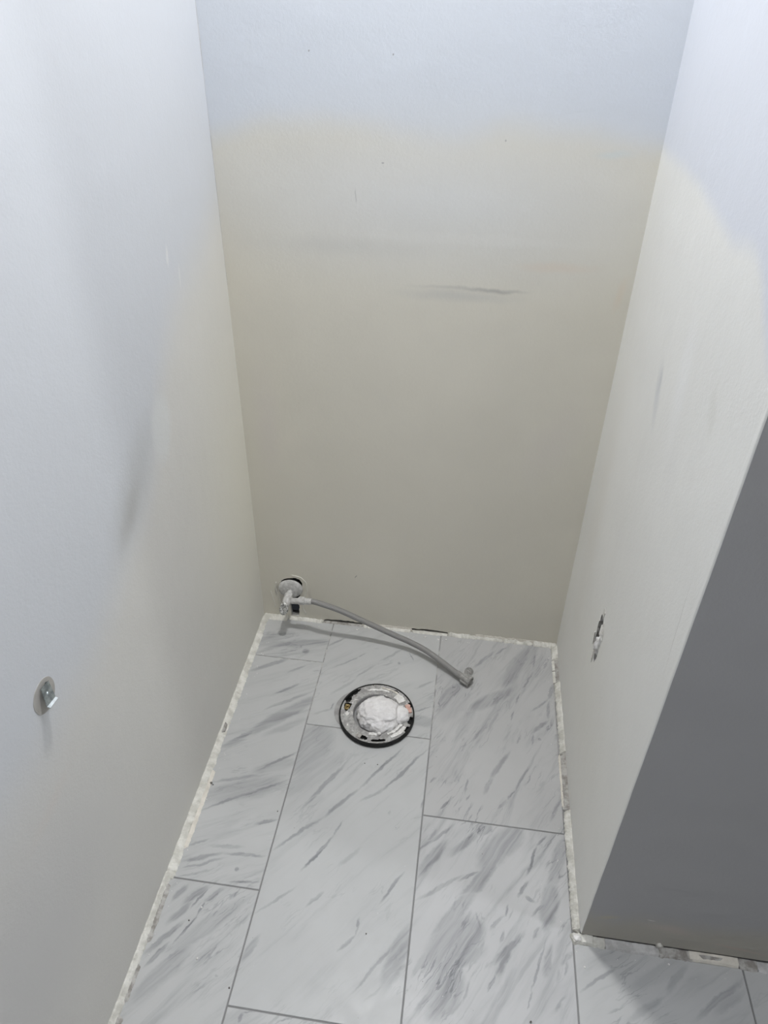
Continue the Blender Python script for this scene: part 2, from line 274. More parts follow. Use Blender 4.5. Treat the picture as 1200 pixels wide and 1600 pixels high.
s2 = k.math('SINE', k.math('MULTIPLY', k.math('SUBTRACT', sp.outputs[0], sp.outputs[1]), 50.27))
br = k.math('MULTIPLY', s1, s2)
c = k.mix(k.rng(br, -0.9, 0.9), (0.20, 0.197, 0.193), (0.40, 0.395, 0.388))
M_hose = k.done(c, 0.42, 0.35, k.bump(br, 0.0006, 0.6))

# ------------------------------------------------------------------ setting
LX = lambda y: -0.204 + (0.155 - y) * 0.0146          # left wall face
YB, XR, YF, H = 0.155, 0.622, -0.607, 2.74

def panel(name, fn, outer, holes, back, mats, hole_mat=0, parent=None, **props):
    """A board with real holes: outline and holes in (u, v), fn maps to the face, back is the thickness vector."""
    bm = bmesh.new()
    loops = []
    for ring in [outer] + list(holes):
        vs = [bm.verts.new(fn(*q)) for q in ring]
        es = [bm.edges.new((vs[i], vs[(i + 1) % len(vs)])) for i in range(len(vs))]
        loops.append((vs, es))
    nrm = -Vector(back).normalized()
    bmesh.ops.triangle_fill(bm, use_beauty=True, use_dissolve=False, edges=[e for _, es in loops for e in es], normal=nrm)
    b = Vector(back)
    for i, (vs, _) in enumerate(loops):
        bs = [bm.verts.new(v.co + b) for v in vs]
        for j in range(len(vs)):
            j2 = (j + 1) % len(vs)
            fc = bm.faces.new((vs[j], vs[j2], bs[j2], bs[j]))
            if i: fc.material_index = hole_mat
    return mesh_obj(name, bm, mats, parent, **props)

def ragged(pts, step=0.006, amp=0.0015, seed=0):
    rnd = random.Random(seed); out = []
    for i, a in enumerate(pts):
        b = pts[(i + 1) % len(pts)]
        L = math.hypot(b[0] - a[0], b[1] - a[1]); m = max(1, int(L / step))
        for j in range(m):
            t = j / m
            out.append((a[0] + (b[0] - a[0]) * t + rnd.uniform(-amp, amp), a[1] + (b[1] - a[1]) * t + rnd.uniform(-amp, amp)))
    return out

def box_bm(lo, hi, bm=None):
    bm = bm or bmesh.new()
    r = bmesh.ops.create_cube(bm, size=1.0)
    for v in r['verts']:
        v.co = Vector((lo[i] + (hi[i] - lo[i]) * (v.co[i] + 0.5) for i in range(3)))
    return bm

# floor slab shows only as recessed grout between the tiles
bm = box_bm((-0.26, -2.42, -0.06), (2.42, 0.19, -0.0016))
floor = mesh_obj('floor', bm, M_grout, kind='structure', label='marble look tiled floor with grey grout lines')

TILE_MATS = {}
def tile(key, x0, x1, y0, y1, angle, faint=0.26, base=(0.462, 0.467, 0.466)):
    g = 0.0014
    x0, x1, y0, y1 = x0 + g, x1 - g, y0 + g, y1 - g
    bm = bmesh.new(); c = 0.0007
    def ring(d, z): return [bm.verts.new(q) for q in ((x0 + d, y0 + d, z), (x1 - d, y0 + d, z), (x1 - d, y1 - d, z), (x0 + d, y1 - d, z))]
    a, b, t = ring(0, -0.008), ring(0, -c), ring(c, 0)
    for p, q in ((a, b), (b, t)):
        for i in range(4): bm.faces.new((p[i], p[(i + 1) % 4], q[(i + 1) % 4], q[i]))
    bm.faces.new(t); bm.faces.new(a[::-1])
    if key not in TILE_MATS: TILE_MATS[key] = tile_mat(key, angle, faint=faint, base=base)
    return mesh_obj('tile', bm, TILE_MATS[key], floor)
W_, T_ = 0.3048, 0.6096
XL0, XR1 = -0.194, 0.6085
tile('JA', XL0, 0, 0, 0.150, 20)
tile('LB', XL0, 0, -T_, 0, 28, 0.22)
tile('LC', XL0 + 0.008, 0, -2 * T_, -T_, 53)
tile('MA', 0, W_, -0.2026, 0.1505, 38, 0.16)
tile('MB', 0, W_, -0.2026 - T_, -0.2026, 52, 0.13, (0.468, 0.474, 0.474))
tile('MC', 0, W_, -0.2026 - 2 * T_, -0.2026 - T_, 40)
tile('RA', W_, XR1, -0.4019, 0.1515, 64, 0.42, (0.435, 0.435, 0.435))
tile('RB', W_, 2 * W_, -0.4019 - T_, -0.4019, 60, 0.36, (0.475, 0.478, 0.482))
tile('RC', 2 * W_, 3 * W_, -0.622 - T_ + 0.012, -0.620, 36)
tile('RD', 3 * W_, 4 * W_, -0.8122, -0.620, 36)
for x0, ys in ((-W_ * 0 - 0.186, ((-2 * T_, -3 * T_),)), (0, ((-0.2026 - 2 * T_, -0.2026 - 3 * T_),)), (W_, ((-0.4019 - T_, -0.4019 - 2 * T_), (-0.4019 - 2 * T_, -0.4019 - 3 * T_))),
               (2 * W_, ((-0.61 - T_, -0.61 - 2 * T_),)), (3 * W_, ((-0.8122, -0.8122 - T_), (-0.8122 - T_, -0.8122 - 2 * T_)))):
    for j, (a, b) in enumerate(ys):
        tile('MC' if j else 'RC', x0, 0 if x0 < 0 else x0 + W_, b, a, 40 if j else 36)

# walls
hole_back = ragged([(-0.150, 0.118), (-0.145, 0.137), (-0.128, 0.147), (-0.106, 0.1515), (-0.093, 0.147), (-0.0865, 0.134), (-0.0875, 0.112),
                    (-0.096, 0.086), (-0.098, 0.06), (-0.102, 0.010), (-0.124, 0.010), (-0.127, 0.05), (-0.133, 0.075), (-0.150, 0.092)], 0.008, 0.0010, 3)
def notch(x0, x1, z, n, seed):
    rnd = random.Random(seed)
    return [(x0 - 0.004, -0.003)] + [(x0 + (x1 - x0) * i / n, z + 0.0035 * math.sin(math.pi * i / n) + rnd.uniform(-0.0012, 0.0012)) for i in range(n + 1)] + [(x1 + 0.004, -0.003)]
BOT = [(-0.26, -0.003)] + notch(-0.028, 0.082, 0.0075, 16, 1) + notch(0.222, 0.322, 0.0075, 14, 2) + [(0.70, -0.003)]
wall_back = panel('wall_back', lambda u, v: (u, YB, v), BOT + [(0.70, H), (-0.26, H)], [hole_back], (0, 0.0127, 0),
                  [M_back, M_gyps], 1, kind='structure', label='back wall of the alcove, cool white above and beige below')
bm = box_bm((-0.26, YB + 0.085, -0.02), (0.70, YB + 0.10, H)); mesh_obj('cavity_shade_sheet', bm, M_dark, wall_back)  # near-black sheet added to stand for the unlit cavity behind the board
def ridge(pts, r, seed):
    P_ = [Vector((x, YB - 0.0002, z)) for x, z in pts]; out = []
    for a_, b_ in zip(P_[:-1], P_[1:]):
        for j in range(6): out.append(a_.lerp(b_, j / 6) + Vector((mnoise.noise(Vector((seed, len(out) * .4, 0))), 0, mnoise.noise(Vector((seed, 9, len(out) * .4))))) * 0.0022)
    return mesh_obj('plaster_ridge', tube(out, r, 8, radii=[r * (0.6 + 0.7 * abs(mnoise.noise(Vector((i * .5, seed, 2))))) for i in range(len(out))]), M_left, wall_back, smooth=True)
RIDGES = [([(-0.160, 0.130), (-0.163, 0.105), (-0.158, 0.080), (-0.150, 0.050), (-0.140, 0.020)], 0.0016, 1), ([(-0.115, 0.160), (-0.090, 0.156), (-0.076, 0.140), (-0.073, 0.110), (-0.086, 0.075), (-0.088, 0.045), (-0.080, 0.015)], 0.0018, 2), ([(-0.178, 0.095), (-0.172, 0.060), (-0.168, 0.03)], 0.0014, 3)]
hole_right = ragged([(-0.208, 0.449), (-0.198, 0.400), (-0.206, 0.366), (-0.216, 0.349), (-0.228, 0.345), (-0.243, 0.359), (-0.252, 0.385),
                     (-0.255, 0.410), (-0.250, 0.440), (-0.238, 0.458), (-0.222, 0.468)], 0.006, 0.002, 11)
HR = [(-0.2115, 0.4600), (-0.2000, 0.4200), (-0.2040, 0.3950), (-0.2100, 0.3690), (-0.2230, 0.3580), (-0.2380, 0.3520), (-0.2450, 0.3660), (-0.2480, 0.395),
      (-0.2480, 0.4200), (-0.2420, 0.4430), (-0.2280, 0.4620)]
wall_right = panel('wall_right', lambda u, v: (XR, u, v), [(YF + 0.0125, -0.004), (YB + 0.005, -0.004), (YB + 0.005, H), (YF + 0.0125, H)],
                   [ragged(HR, 0.006, 0.0022, 5)], (0.0127, 0, 0), [M_right, M_mortar], 1, kind='structure', label='right wall of the alcove, patched white paint')  # hole sides take dark mortar colour to paint in the hole's shade
bm = box_bm((XR + 0.08, YF + 0.013, -0.02), (XR + 0.10, YB + 0.0, H)); mesh_obj('cavity_shade_sheet', bm, M_dark, wall_right)
bm = bmesh.new()
ys = (-2.42, YB + 0.02)
f_ = [bm.verts.new((LX(y), y, z)) for y, z in ((ys[0], -0.004), (ys[1], -0.004), (ys[1], H), (ys[0], H))]
b_ = [bm.verts.new((-0.27, v.co.y, v.co.z)) for v in f_]
bm.faces.new(f_); bm.faces.new(b_[::-1])
for i in range(4): bm.faces.new((f_[i], b_[i], b_[(i + 1) % 4], f_[(i + 1) % 4]))
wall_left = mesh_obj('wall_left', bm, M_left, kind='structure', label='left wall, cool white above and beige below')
# front return of the right wall, with a slightly rounded outside corner painted like the alcove
bm = bmesh.new()
prof = [(XR, YF + 0.0125, 0)]
for a in range(0, 91, 15):
    r = 0.0035; t = math.radians(a)
    prof.append((XR + r - r * math.cos(t), YF + r - r * math.sin(t), 0 if a < 60 else 1))
prof += [(2.42, YF, 1), (2.42, YF + 0.0125, 0)]
NZ = 60
rows = []
for j in range(NZ + 1):
    z = 0.0115 + (H - 0.0115) * (j / NZ) ** 1.3
    row = []
    for i, (x, y, m) in enumerate(prof):
        n_ = 0.0011 * mnoise.noise(Vector((z * 9, 3, 1))) + 0.0007 * mnoise.noise(Vector((z * 31, 7, 1))) if 1 <= i <= 7 else 0
        row.append(bm.verts.new((x + max(n_, -0.0005), y + n_, z)))
    rows.append(row)
for j in range(NZ):
    for i in range(len(prof)):
        i2 = (i + 1) % len(prof)
        fc = bm.faces.new((rows[j][i], rows[j][i2], rows[j + 1][i2], rows[j + 1][i]))
        fc.material_index = 1 if prof[i][2] == 1 and i2 != 0 else 0
bm.faces.new(rows[0][::-1]); bm.faces.new(rows[-1])
wall_front = mesh_obj('wall_front', bm, [M_right, M_front], kind='structure', label='grey front face of the wall right of the alcove')
bm = box_bm((XR + 0.02, YF + 0.05, -0.02), (2.42, YF + 0.07, H)); mesh_obj('cavity_shade_sheet', bm, M_dark, wall_front)
for nm, lo, hi in (('wall_far_right', (2.40, -2.42, 0), (2.46, YF, H)), ('wall_rear', (-0.26, -2.46, 0), (2.46, -2.40, H))):
    mesh_obj(nm, box_bm(lo, hi), M_room, kind='structure')
mesh_obj('ceiling', box_bm((-0.27, -2.46, H - 0.01), (2.46, 0.26, H + 0.04)), M_room, kind='structure')

# thin cracked seam where the left and back walls meet
bm = bmesh.new()
prev = None
for i in range(60):
    z = 0.95 + i * 0.012
    wd = 0.0011 * max(0.12, 0.6 + 0.9 * mnoise.noise(Vector((z * 12, 0, 0)))) * (1 if z > 1.05 else 0.5)
    xw = LX(YB)
    cur = [bm.verts.new((xw + 0.0002, YB - wd, z)), bm.verts.new((xw + wd, YB - 0.0002, z)), bm.verts.new((xw - 0.002, YB + 0.002, z))]
    if prev:
        for a in range(3): bm.faces.new((prev[a], prev[(a + 1) % 3], cur[(a + 1) % 3], cur[a]))
    prev = cur
mesh_obj('corner_crack', bm, M_greymortar, wall_back)

# ------------------------------------------------------------------ remains of caulk and mortar along the floor
def strip(name, mat, pts, inward, wid, hgt, parent, seed=0, amp=0.35, step=0.0025, flat=False):
    """Ragged bead along pts (floor line at the wall); inward = unit vector away from the wall."""
    bm = bmesh.new(); prev = None; s0 = 0
    path = []
    for (a, b) in zip(pts[:-1], pts[1:]):
        L = (Vector(b) - Vector(a)).length; m = max(1, int(L / step))
        for j in range(m): path.append(Vector(a).lerp(Vector(b), j / m))
    path.append(Vector(pts[-1]))
    inw = Vector(inward)
    n_ = len(path)
    for i, q in enumerate(path):
        t = i * step
        e = min(1.0, min(i, n_ - 1 - i) * step / 0.006 + 0.15)
        a = 1 + amp * (0.6 * mnoise.noise(Vector((t * 13, seed, 0))) + 0.35 * mnoise.noise(Vector((t * 60, seed, 5))) + 0.55 * mnoise.noise(Vector((t * 190, seed, 6))))
        h = 1 + amp * (mnoise.noise(Vector((t * 50, seed, 9))) + 0.7 * mnoise.noise(Vector((t * 160, seed, 15))))
        w0, h0 = wid * a * e, max(0.0012, hgt * h * e)
        prof = [(0.0, -0.004), (0.0, h0), (w0 * 0.25, h0 * 0.92), (w0 * 0.55, h0 * (0.85 if flat else 0.62)), (w0 * 0.85, h0 * (0.75 if flat else 0.30)), (w0, 0.0004), (w0, -0.004)]
        cur = []
        for jx, (o, z) in enumerate(prof):
            jit = 0.0008 * mnoise.noise(Vector((t * 260, jx * 3.1, seed))) if 1 < jx < 5 else 0
            cur.append(bm.verts.new((q.x + inw.x * o, q.y + inw.y * o, q.z + z + jit)))
        if prev:
            for j in range(len(prof)):
                j2 = (j + 1) % len(prof)
                bm.faces.new((prev[j], prev[j2], cur[j2], cur[j]))
        else: bm.faces.new(cur)
        prev = cur
    bm.faces.new(prev[::-1])
    return mesh_obj(name, bm, mat, parent)

def trim(n, label):
    o = bpy.data.objects.new('trim_%d' % n, None); o.empty_display_size = 0.02
    return link(o, None, kind='structure', label=label)
# left wall
tl = trim(1, 'torn white caulk line along the foot of the left wall')
lp = lambda y: (LX(y), y, 0)
strip('caulk_bead', M_bead, [lp(-0.618), lp(0.150)], (1, 0, 0), 0.0160, 0.0080, tl, 1, 0.38)
strip('caulk_bead', M_bead, [lp(-1.30), lp(-0.60)], (1, 0, 0), 0.0110, 0.0115, tl, 2, 0.25)
strip('mortar_strip', M_mortar, [(LX(y) + 0.0085, y, 0) for y in (-0.735, -0.622)], (1, 0, 0), 0.0085, 0.0035, tl, 3, 0.35)
strip('mortar_strip', M_mortar, [(LX(y) + 0.0095, y, 0) for y in (-0.835, -0.770)], (1, 0, 0), 0.0060, 0.0030, tl, 4, 0.35)
strip('mortar_strip', M_mortar, [(LX(y) + 0.0075, y, 0) for y in (-0.93, -0.852)], (1, 0, 0), 0.0110, 0.0040, tl, 5, 0.35)
strip('mortar_strip', M_mortar, [(LX(y) + 0.006, y, 0.0075) for y in (-0.262, -0.232)], (1, 0, 0), 0.0065, 0.0030, tl, 6, 0.3)
strip('caulk_bead', M_bead2, [(LX(y) + 0.015, y, 0) for y in (-0.55, -0.36)], (1, 0, 0), 0.008, 0.0035, tl, 7, 0.35)
# back wall: bead pieces leave the dark gap under the board open in two places
tb = trim(2, 'broken white caulk line under the back wall with dark gaps')
yb = YB + 0.002
def bk(x0, x1, wid, h, seed, mat=M_bead, y=None, amp=0.3, nm='caulk_bead'):
    y = yb if y is None else y
    strip(nm, mat, [(x0, y, 0), (x1, y, 0)], (0, -1, 0), wid, h, tb, seed, amp)
bk(-0.206, -0.130, 0.018, 0.0080, 21)
bk(-0.135, -0.030, 0.0115, 0.0065, 22, amp=0.45)
bk(-0.030, 0.085, 0.009, 0.0024, 23, M_mortar, nm='mortar_strip')
bk(0.082, 0.222, 0.0105, 0.0060, 24, amp=0.5)
bk(0.222, 0.325, 0.010, 0.0026, 25, M_bead)
bk(0.322, 0.480, 0.0095, 0.0085, 26, amp=0.4)
bk(0.475, 0.560, 0.011, 0.0085, 27, M_bead, amp=0.5)
bk(0.555, 0.625, 0.012, 0.0110, 28, amp=0.4)
bk(0.080, 0.225, 0.0030, 0.0105, 30, M_bead2, y=YB, amp=0.4)
bk(0.395, 0.60, 0.003, 0.012, 29, M_bead2, y=YB, amp=0.5)
# right wall
tr = trim(3, 'flaking white caulk and grey mortar along the foot of the right wall')
def rt(y0, y1, wid, h, seed, mat=M_bead, amp=0.25, off=0.0):
    strip('caulk_bead' if mat in (M_bead, M_bead2) else 'mortar_strip', mat, [(XR + 0.001 - off, y0, 0), (XR + 0.001 - off, y1, 0)], (-1, 0, 0), wid, h, tr, seed, amp)
rt(0.095, 0.150, 0.016, 0.014, 31, M_bead, 0.4)
rt(0.010, 0.100, 0.014, 0.007, 32, M_mortar, 0.45)
rt(0.015, 0.100, 0.006, 0.004, 33, M_bead, 0.5, 0.010)
rt(-0.205, 0.020, 0.0125, 0.014, 34, M_bead, 0.35)
rt(-0.350, -0.200, 0.014, 0.008, 35, M_mortar, 0.4)
rt(-0.340, -0.200, 0.004, 0.003, 36, M_bead2, 0.5, 0.0125)
rt(-0.602, -0.345, 0.0135, 0.011, 37, M_bead, 0.35)
# front face
tf = trim(4, 'grey mortar and cream paint left under the grey front wall')
def ft(x0, x1, wid, h, seed, mat=M_bead, amp=0.3, y=YF + 0.0010, z=0.0, nm=None):
    strip(nm or ('caulk_bead' if mat in (M_bead, M_bead2) else 'mortar_strip'), mat, [(x0, y, z), (x1, y, z)], (0, -1, 0), wid - (0.003 if wid > 0.01 else 0), h, tf, seed, amp, flat=True)
ft(0.604, 0.650, 0.020, 0.0095, 41, M_bead, 0.3)
ft(0.640, 0.672, 0.019, 0.0060, 42, M_bead, 0.4)
ft(0.664, 0.770, 0.020, 0.0056, 43, M_greymortar, 0.2)
ft(0.762, 0.830, 0.020, 0.0056, 44, M_mortar, 0.3)
ft(0.816, 0.912, 0.0185, 0.0068, 45, M_bead2, 0.1)
ft(0.838, 0.880, 0.006, 0.0015, 46, M_mortar, 0.5, YF - 0.0035, 0.0055)
ft(0.905, 0.945, 0.020, 0.0050, 47, M_mortar, 0.3)
ft(0.938, 1.20, 0.020, 0.0034, 48, M_greymortar, 0.35)
ft(1.19, 2.38, 0.019, 0.0080, 49, M_mortar, 0.3)
# plaster lump on the outside corner
def lump(name, mat, loc, size, seed, parent=None, sub=3, amp=0.35, freq=2.0, rot=0.0, smooth=True, **props):
    bm = bmesh.new()
    bmesh.ops.create_icosphere(bm, subdivisions=sub, radius=1.0)
    for v in bm.verts:
        d = v.co.normalized()
        n_ = mnoise.noise(d * freq + Vector((seed, 0, 0))) + 0.5 * mnoise.noise(d * freq * 2.3 + Vector((seed, 4, 0)))
        q = d * (1 + amp * n_)
        v.co = Vector((q.x * size[0], q.y * size[1], q.z * size[2]))
    bm.transform(Matrix.Rotation(rot, 4, 'Z'))
    bm.transform(Matrix.Translation(loc))
    return mesh_obj(name, bm, mat, parent, smooth=smooth, **props)
lump('plaster_lump', M_plaster, (0.6155, -0.6135, 0.006), (0.009, 0.0065, 0.006), 3, tf, 3, 0.5)
lump('plaster_lump', M_bead, (0.765, -0.6075, 0.013), (0.006, 0.004, 0.008), 8, tf, 2, 0.6)

# ------------------------------------------------------------------ generic builders
def tube(pts, r, seg=16, uvscale=None, cap=True, radii=None):
    """Tube along a polyline (parallel-transport frames) with a UV map."""
    bm = bmesh.new(); uvl = bm.loops.layers.uv.new('UVMap')
    P_ = [Vector(q) for q in pts]
    T = [(P_[min(i + 1, len(P_) - 1)] - P_[max(i - 1, 0)]).normalized() for i in range(len(P_))]
    up = Vector((0, 0, 1)) if abs(T[0].z) < 0.9 else Vector((1, 0, 0))
    nn = (up - T[0] * up.dot(T[0])).normalized()
    rings = []; L = 0; Ls = []
    for i, q in enumerate(P_):
        nn = (nn - T[i] * nn.dot(T[i])).normalized(); bb = T[i].cross(nn)
        rr = radii[i] if radii else r
        rings.append([bm.verts.new(q + (nn * math.cos(2 * math.pi * k_ / seg) + bb * math.sin(2 * math.pi * k_ / seg)) * rr) for k_ in range(seg)])
        if i: L += (P_[i] - P_[i - 1]).length
        Ls.append(L)
    for i in range(len(P_) - 1):
        for k_ in range(seg):
            k2 = (k_ + 1) % seg
            fc = bm.faces.new((rings[i][k_], rings[i][k2], rings[i + 1][k2], rings[i + 1][k_]))
            for lp_, (a, b) in zip(fc.loops, ((Ls[i], k_), (Ls[i], k_ + 1), (Ls[i + 1], k_ + 1), (Ls[i + 1], k_))):
                lp_[uvl].uv = (a / 0.020, b / seg)
    if cap: bm.faces.new(rings[0][::-1]); bm.faces.new(rings[-1])
    return bm
def spline(pts, m=10):
    out = []
    P_ = [Vector(q) for q in pts]; P_ = [2 * P_[0] - P_[1]] + P_ + [2 * P_[-1] - P_[-2]]
    for i in range(1, len(P_) - 2):
        a, b, c_, d = P_[i - 1:i + 3]
        for j in range(m):
            t = j / m
            out.append(0.5 * ((2 * b) + (c_ - a) * t + (2 * a - 5 * b + 4 * c_ - d) * t * t + (3 * b - a - 3 * c_ + d) * t ** 3))
    out.append(P_[-2]); return out
def lathe(profile, seg=48, bm=None, mat=Matrix.Identity(4), matidx=None):
    bm = bm or bmesh.new(); rings = []
    for r, z in profile:
        rings.append([bm.verts.new(mat @ Vector((r * math.cos(2 * math.pi * i / seg), r * math.sin(2 * math.pi * i / seg), z))) for i in range(seg)])
    for a in range(len(rings) - 1):
        for i in range(seg):
            fc = bm.faces.new((rings[a][i], rings[a][(i + 1) % seg], rings[a + 1][(i + 1) % seg], rings[a + 1][i]))
            if matidx: fc.material_index = matidx[a]
    return bm, rings
def frame(loc, zdir, xdir=(0, 0, 1)):
    z = Vector(zdir).normalized(); x = Vector(xdir); x = (x - z * x.dot(z)).normalized(); y = z.cross(x)
    return Matrix(((x.x, y.x, z.x, loc[0]), (x.y, y.y, z.y, loc[1]), (x.z, y.z, z.z, loc[2]), (0, 0, 0, 1)))

for q_ in RIDGES: ridge(*q_)

# ------------------------------------------------------------------ toilet flange
FC = Vector((0.168, -0.1555, 0.0))
fl = empty('toilet_flange', FC, label='round black toilet flange with a dirty grey ring set in the tile floor', category='drain flange')
def fchild(o): return here(o, fl)
RO, ZT = 0.0925, 0.0155
bm, rg = lathe([(0.0915, 0.0002), (0.0930, 0.003), (0.0930, ZT - 0.003), (0.0924, ZT - 0.0005), (0.0908, ZT - 0.0003), (0.0886, ZT - 0.004)], 96, mat=Matrix.Translation(FC))
fchild(mesh_obj('rim', bm, M_black, fl, smooth=True))
# ring face: polar grid with pressed-in bolt slots
NA, NR = 220, 20
slots = [(172, 9, 0.068, 0.0830), (253, 9, 0.0745, 0.0835), (281, 11, 0.0785, 0.0840), (352, 7, 0.0800, 0.0900), (142, 13, 0.0800, 0.0900), (157, 6, 0.0760, 0.0900), (62, 4, 0.0800, 0.0860), (335, 5, 0.083, 0.09), (25, 4, 0.083, 0.09)]
bm = bmesh.new(); rr = []
for j in range(NR + 1):
    r = 0.0585 + (0.0890 - 0.0585) * j / NR
    row = []
    for i in range(NA):
        a = 2 * math.pi * i / NA
        deg = math.degrees(a)
        z = ZT - 0.0015 + 0.0011 * mnoise.noise(Vector((r * 90 * math.cos(a), r * 90 * math.sin(a), 2)))
        if j == 0: z -= 0.001
        for (c0, hw, r0, r1) in slots:
            e_ = ((deg - c0 + 180) % 360 - 180) / hw; g_ = (r - (r0 + r1) / 2) / ((r1 - r0) / 2)
            if e_ * e_ + g_ * g_ + 0.7 * mnoise.noise(Vector((r * 160 * math.cos(a), r * 160 * math.sin(a), c0))) < 1.0: z -= 0.007
        row.append(bm.verts.new(FC + Vector((r * math.cos(a), r * math.sin(a), z))))
    rr.append(row)
for j in range(NR):
    for i in range(NA):
        fc = bm.faces.new((rr[j][i], rr[j + 1][i], rr[j + 1][(i + 1) % NA], rr[j][(i + 1) % NA]))
        zz = [v.co.z for v in fc.verts]
        fc.material_index = 1 if min(zz) < ZT - 0.006 else 0
fchild(mesh_obj('face_ring', bm, [M_flange, M_black], fl))
bm, rg = lathe([(0.0588, ZT - 0.002), (0.0575, ZT - 0.005), (0.0560, 0.0012)], 96, mat=Matrix.Translation(FC))
bm.faces.new(rg[-1])
fchild(mesh_obj('drain_bowl', bm, M_bowl, fl, smooth=False))
# closet bolt: brass clip in the left slot
bm = box_bm((-0.0055, -0.008, 0), (0.0055, 0.008, 0.003))
bm2, _ = lathe([(0.0001, 0.007), (0.0024, 0.007), (0.0026, 0.0), (0.0001, 0.0)], 12, bm, Matrix.Translation((0.001, 0.001, 0.001)))
bm.transform(Matrix.Translation(FC + Vector((-0.0755, 0.0085, ZT - 0.005))) @ Matrix.Rotation(math.radians(-7), 4, 'Z'))
fchild(mesh_obj('closet_bolt', bm, M_brass, fl, label='brass closet bolt in the left slot'))
def flake(name, mat, a0, a1, r0, r1, z, th, seed, parent=fl, n=10):
    """A ragged smear lying on the ring between two angles."""
    bm = bmesh.new(); rnd = random.Random(seed)
    top = []; bot = []
    out = [(a0 + (a1 - a0) * i / n, r0 + rnd.uniform(-1, 1) * 0.0012) for i in range(n + 1)] + [(a1 - (a1 - a0) * i / n, r1 + rnd.uniform(-1, 1) * 0.0014) for i in range(n + 1)]
    for a, r in out:
        t = math.radians(a)
        top.append(bm.verts.new(FC + Vector((r * math.cos(t), r * math.sin(t), z + th * rnd.uniform(0.7, 1.2)))))
        bot.append(bm.verts.new(FC + Vector((r * math.cos(t), r * math.sin(t), z - 0.0015))))
    m = len(top)
    for i in range(n):
        j = 2 * n + 1 - i
        bm.faces.new((top[i], top[i + 1], top[j - 1], top[j]))
    for i in range(m): bm.faces.new((top[i], bot[i], bot[(i + 1) % m], top[(i + 1) % m]))
    return fchild(mesh_obj(name, bm, mat, parent))
flake('plaster_smear', M_plaster, 300, 338, 0.066, 0.072, ZT - 0.0005, 0.0016, 1)
flake('plaster_smear', M_plaster, 303, 336, 0.0755, 0.0845, ZT - 0.0005, 0.0016, 2)
flake('plaster_smear', M_plaster, 72, 112, 0.0700, 0.0750, ZT - 0.0008, 0.0010, 3)
flake('plaster_smear', M_plaster, 34, 55, 0.062, 0.080, ZT - 0.0005, 0.0030, 4)
flake('plaster_smear', M_bead2, 55, 88, 0.0775, 0.0815, ZT - 0.0008, 0.0010, 5)
flake('plaster_smear', M_plaster, 262, 284, 0.0600, 0.0680, ZT - 0.0008, 0.0010, 6)
flake('plaster_smear', M_mortar, 240, 250, 0.0745, 0.0845, ZT - 0.0008, 0.0008, 16)
flake('pink_chip', M_pink, 8, 26, 0.074, 0.0855, ZT - 0.0005, 0.0020, 7)
fchild(lump('plaster_ball', M_plaster, FC + Vector((0.0150, -0.0640, ZT + 0.004)), (0.0048, 0.0045, 0.0045), 5, fl, 2, 0.25))
# crescent of thinset beside the flange, where the tile was cut
bm = bmesh.new(); rnd = random.Random(4); n = 18; o1, o2, u1 = [], [], []
for i in range(n + 1):
    a = math.radians(128 + 75 * i / n); e = math.sin(math.pi * i / n)
    rO = 0.0935 + 0.0155 * e ** 0.7
    o1.append(bm.verts.new(FC + Vector((0.091 * math.cos(a), 0.091 * math.sin(a), 0.0006))))
    o2.append(bm.verts.new(FC + Vector((rO * math.cos(a), rO * math.sin(a), 0.0006))))
    u1.append(bm.verts.new(FC + Vector((rO * math.cos(a), rO * math.sin(a), -0.001))))
for i in range(n):
    bm.faces.new((o1[i], o1[i + 1], o2[i + 1], o2[i])); bm.faces.new((o2[i], o2[i + 1], u1[i + 1], u1[i]))
mesh_obj('thinset_patch', bm, simple('stained_thinset', (0.29, 0.285, 0.28), (0.38, 0.375, 0.37), 60, 0.9), floor)

# rag stuffed in the drain
RC_ = Vector((0.1695, -0.156, 0.0))
def rag(name, loc, size, seed, parent=None, sub=5, **props):
    bm = bmesh.new(); bmesh.ops.create_icosphere(bm, subdivisions=sub, radius=1.0)
    for v in bm.verts:
        d = v.co.normalized()
        dd = Vector((d.x * 0.8 + d.y * 1.2, d.y * 2.2 - d.x, d.z * 1.6))
        n1 = mnoise.noise(d * 1.7 + Vector((seed, 1, 0)))
        ridge = 1 - abs(mnoise.noise(dd * 1.7 + Vector((seed * 2, 0, 3)))) * 2.2
        ridge2 = 1 - abs(mnoise.noise(dd * 3.6 + Vector((0, seed, 8)))) * 2.0
        q = d * (1 + 0.13 * n1 + 0.085 * ridge + 0.055 * ridge2)
        z = q.z
        if z > 0: z = z ** 0.85
        v.co = Vector((q.x * size[0], q.y * size[1], max(z, -0.25) * size[2])) + Vector(loc)
    return mesh_obj(name, bm, M_rag, parent, smooth=True, **props)
rg_ = rag('rag_plug', (0.1755, -0.1605, 0.012), (0.0485, 0.0470, 0.034), 2.3, label='crumpled white rag stuffed into the open toilet drain', category='rag')
rag('rag_end', (0.2250, -0.1560, 0.016), (0.0215, 0.0235, 0.016), 5.1, rg_, 4)

# ------------------------------------------------------------------ shut-off valve on the back wall
VX, VZ = -0.1195, 0.112
vb = Vector((VX, YB, VZ))
valve = empty('shutoff_valve', vb, label='plaster-splashed water shut-off valve low on the back wall', category='valve')
def vchild(o): return here(o, valve)
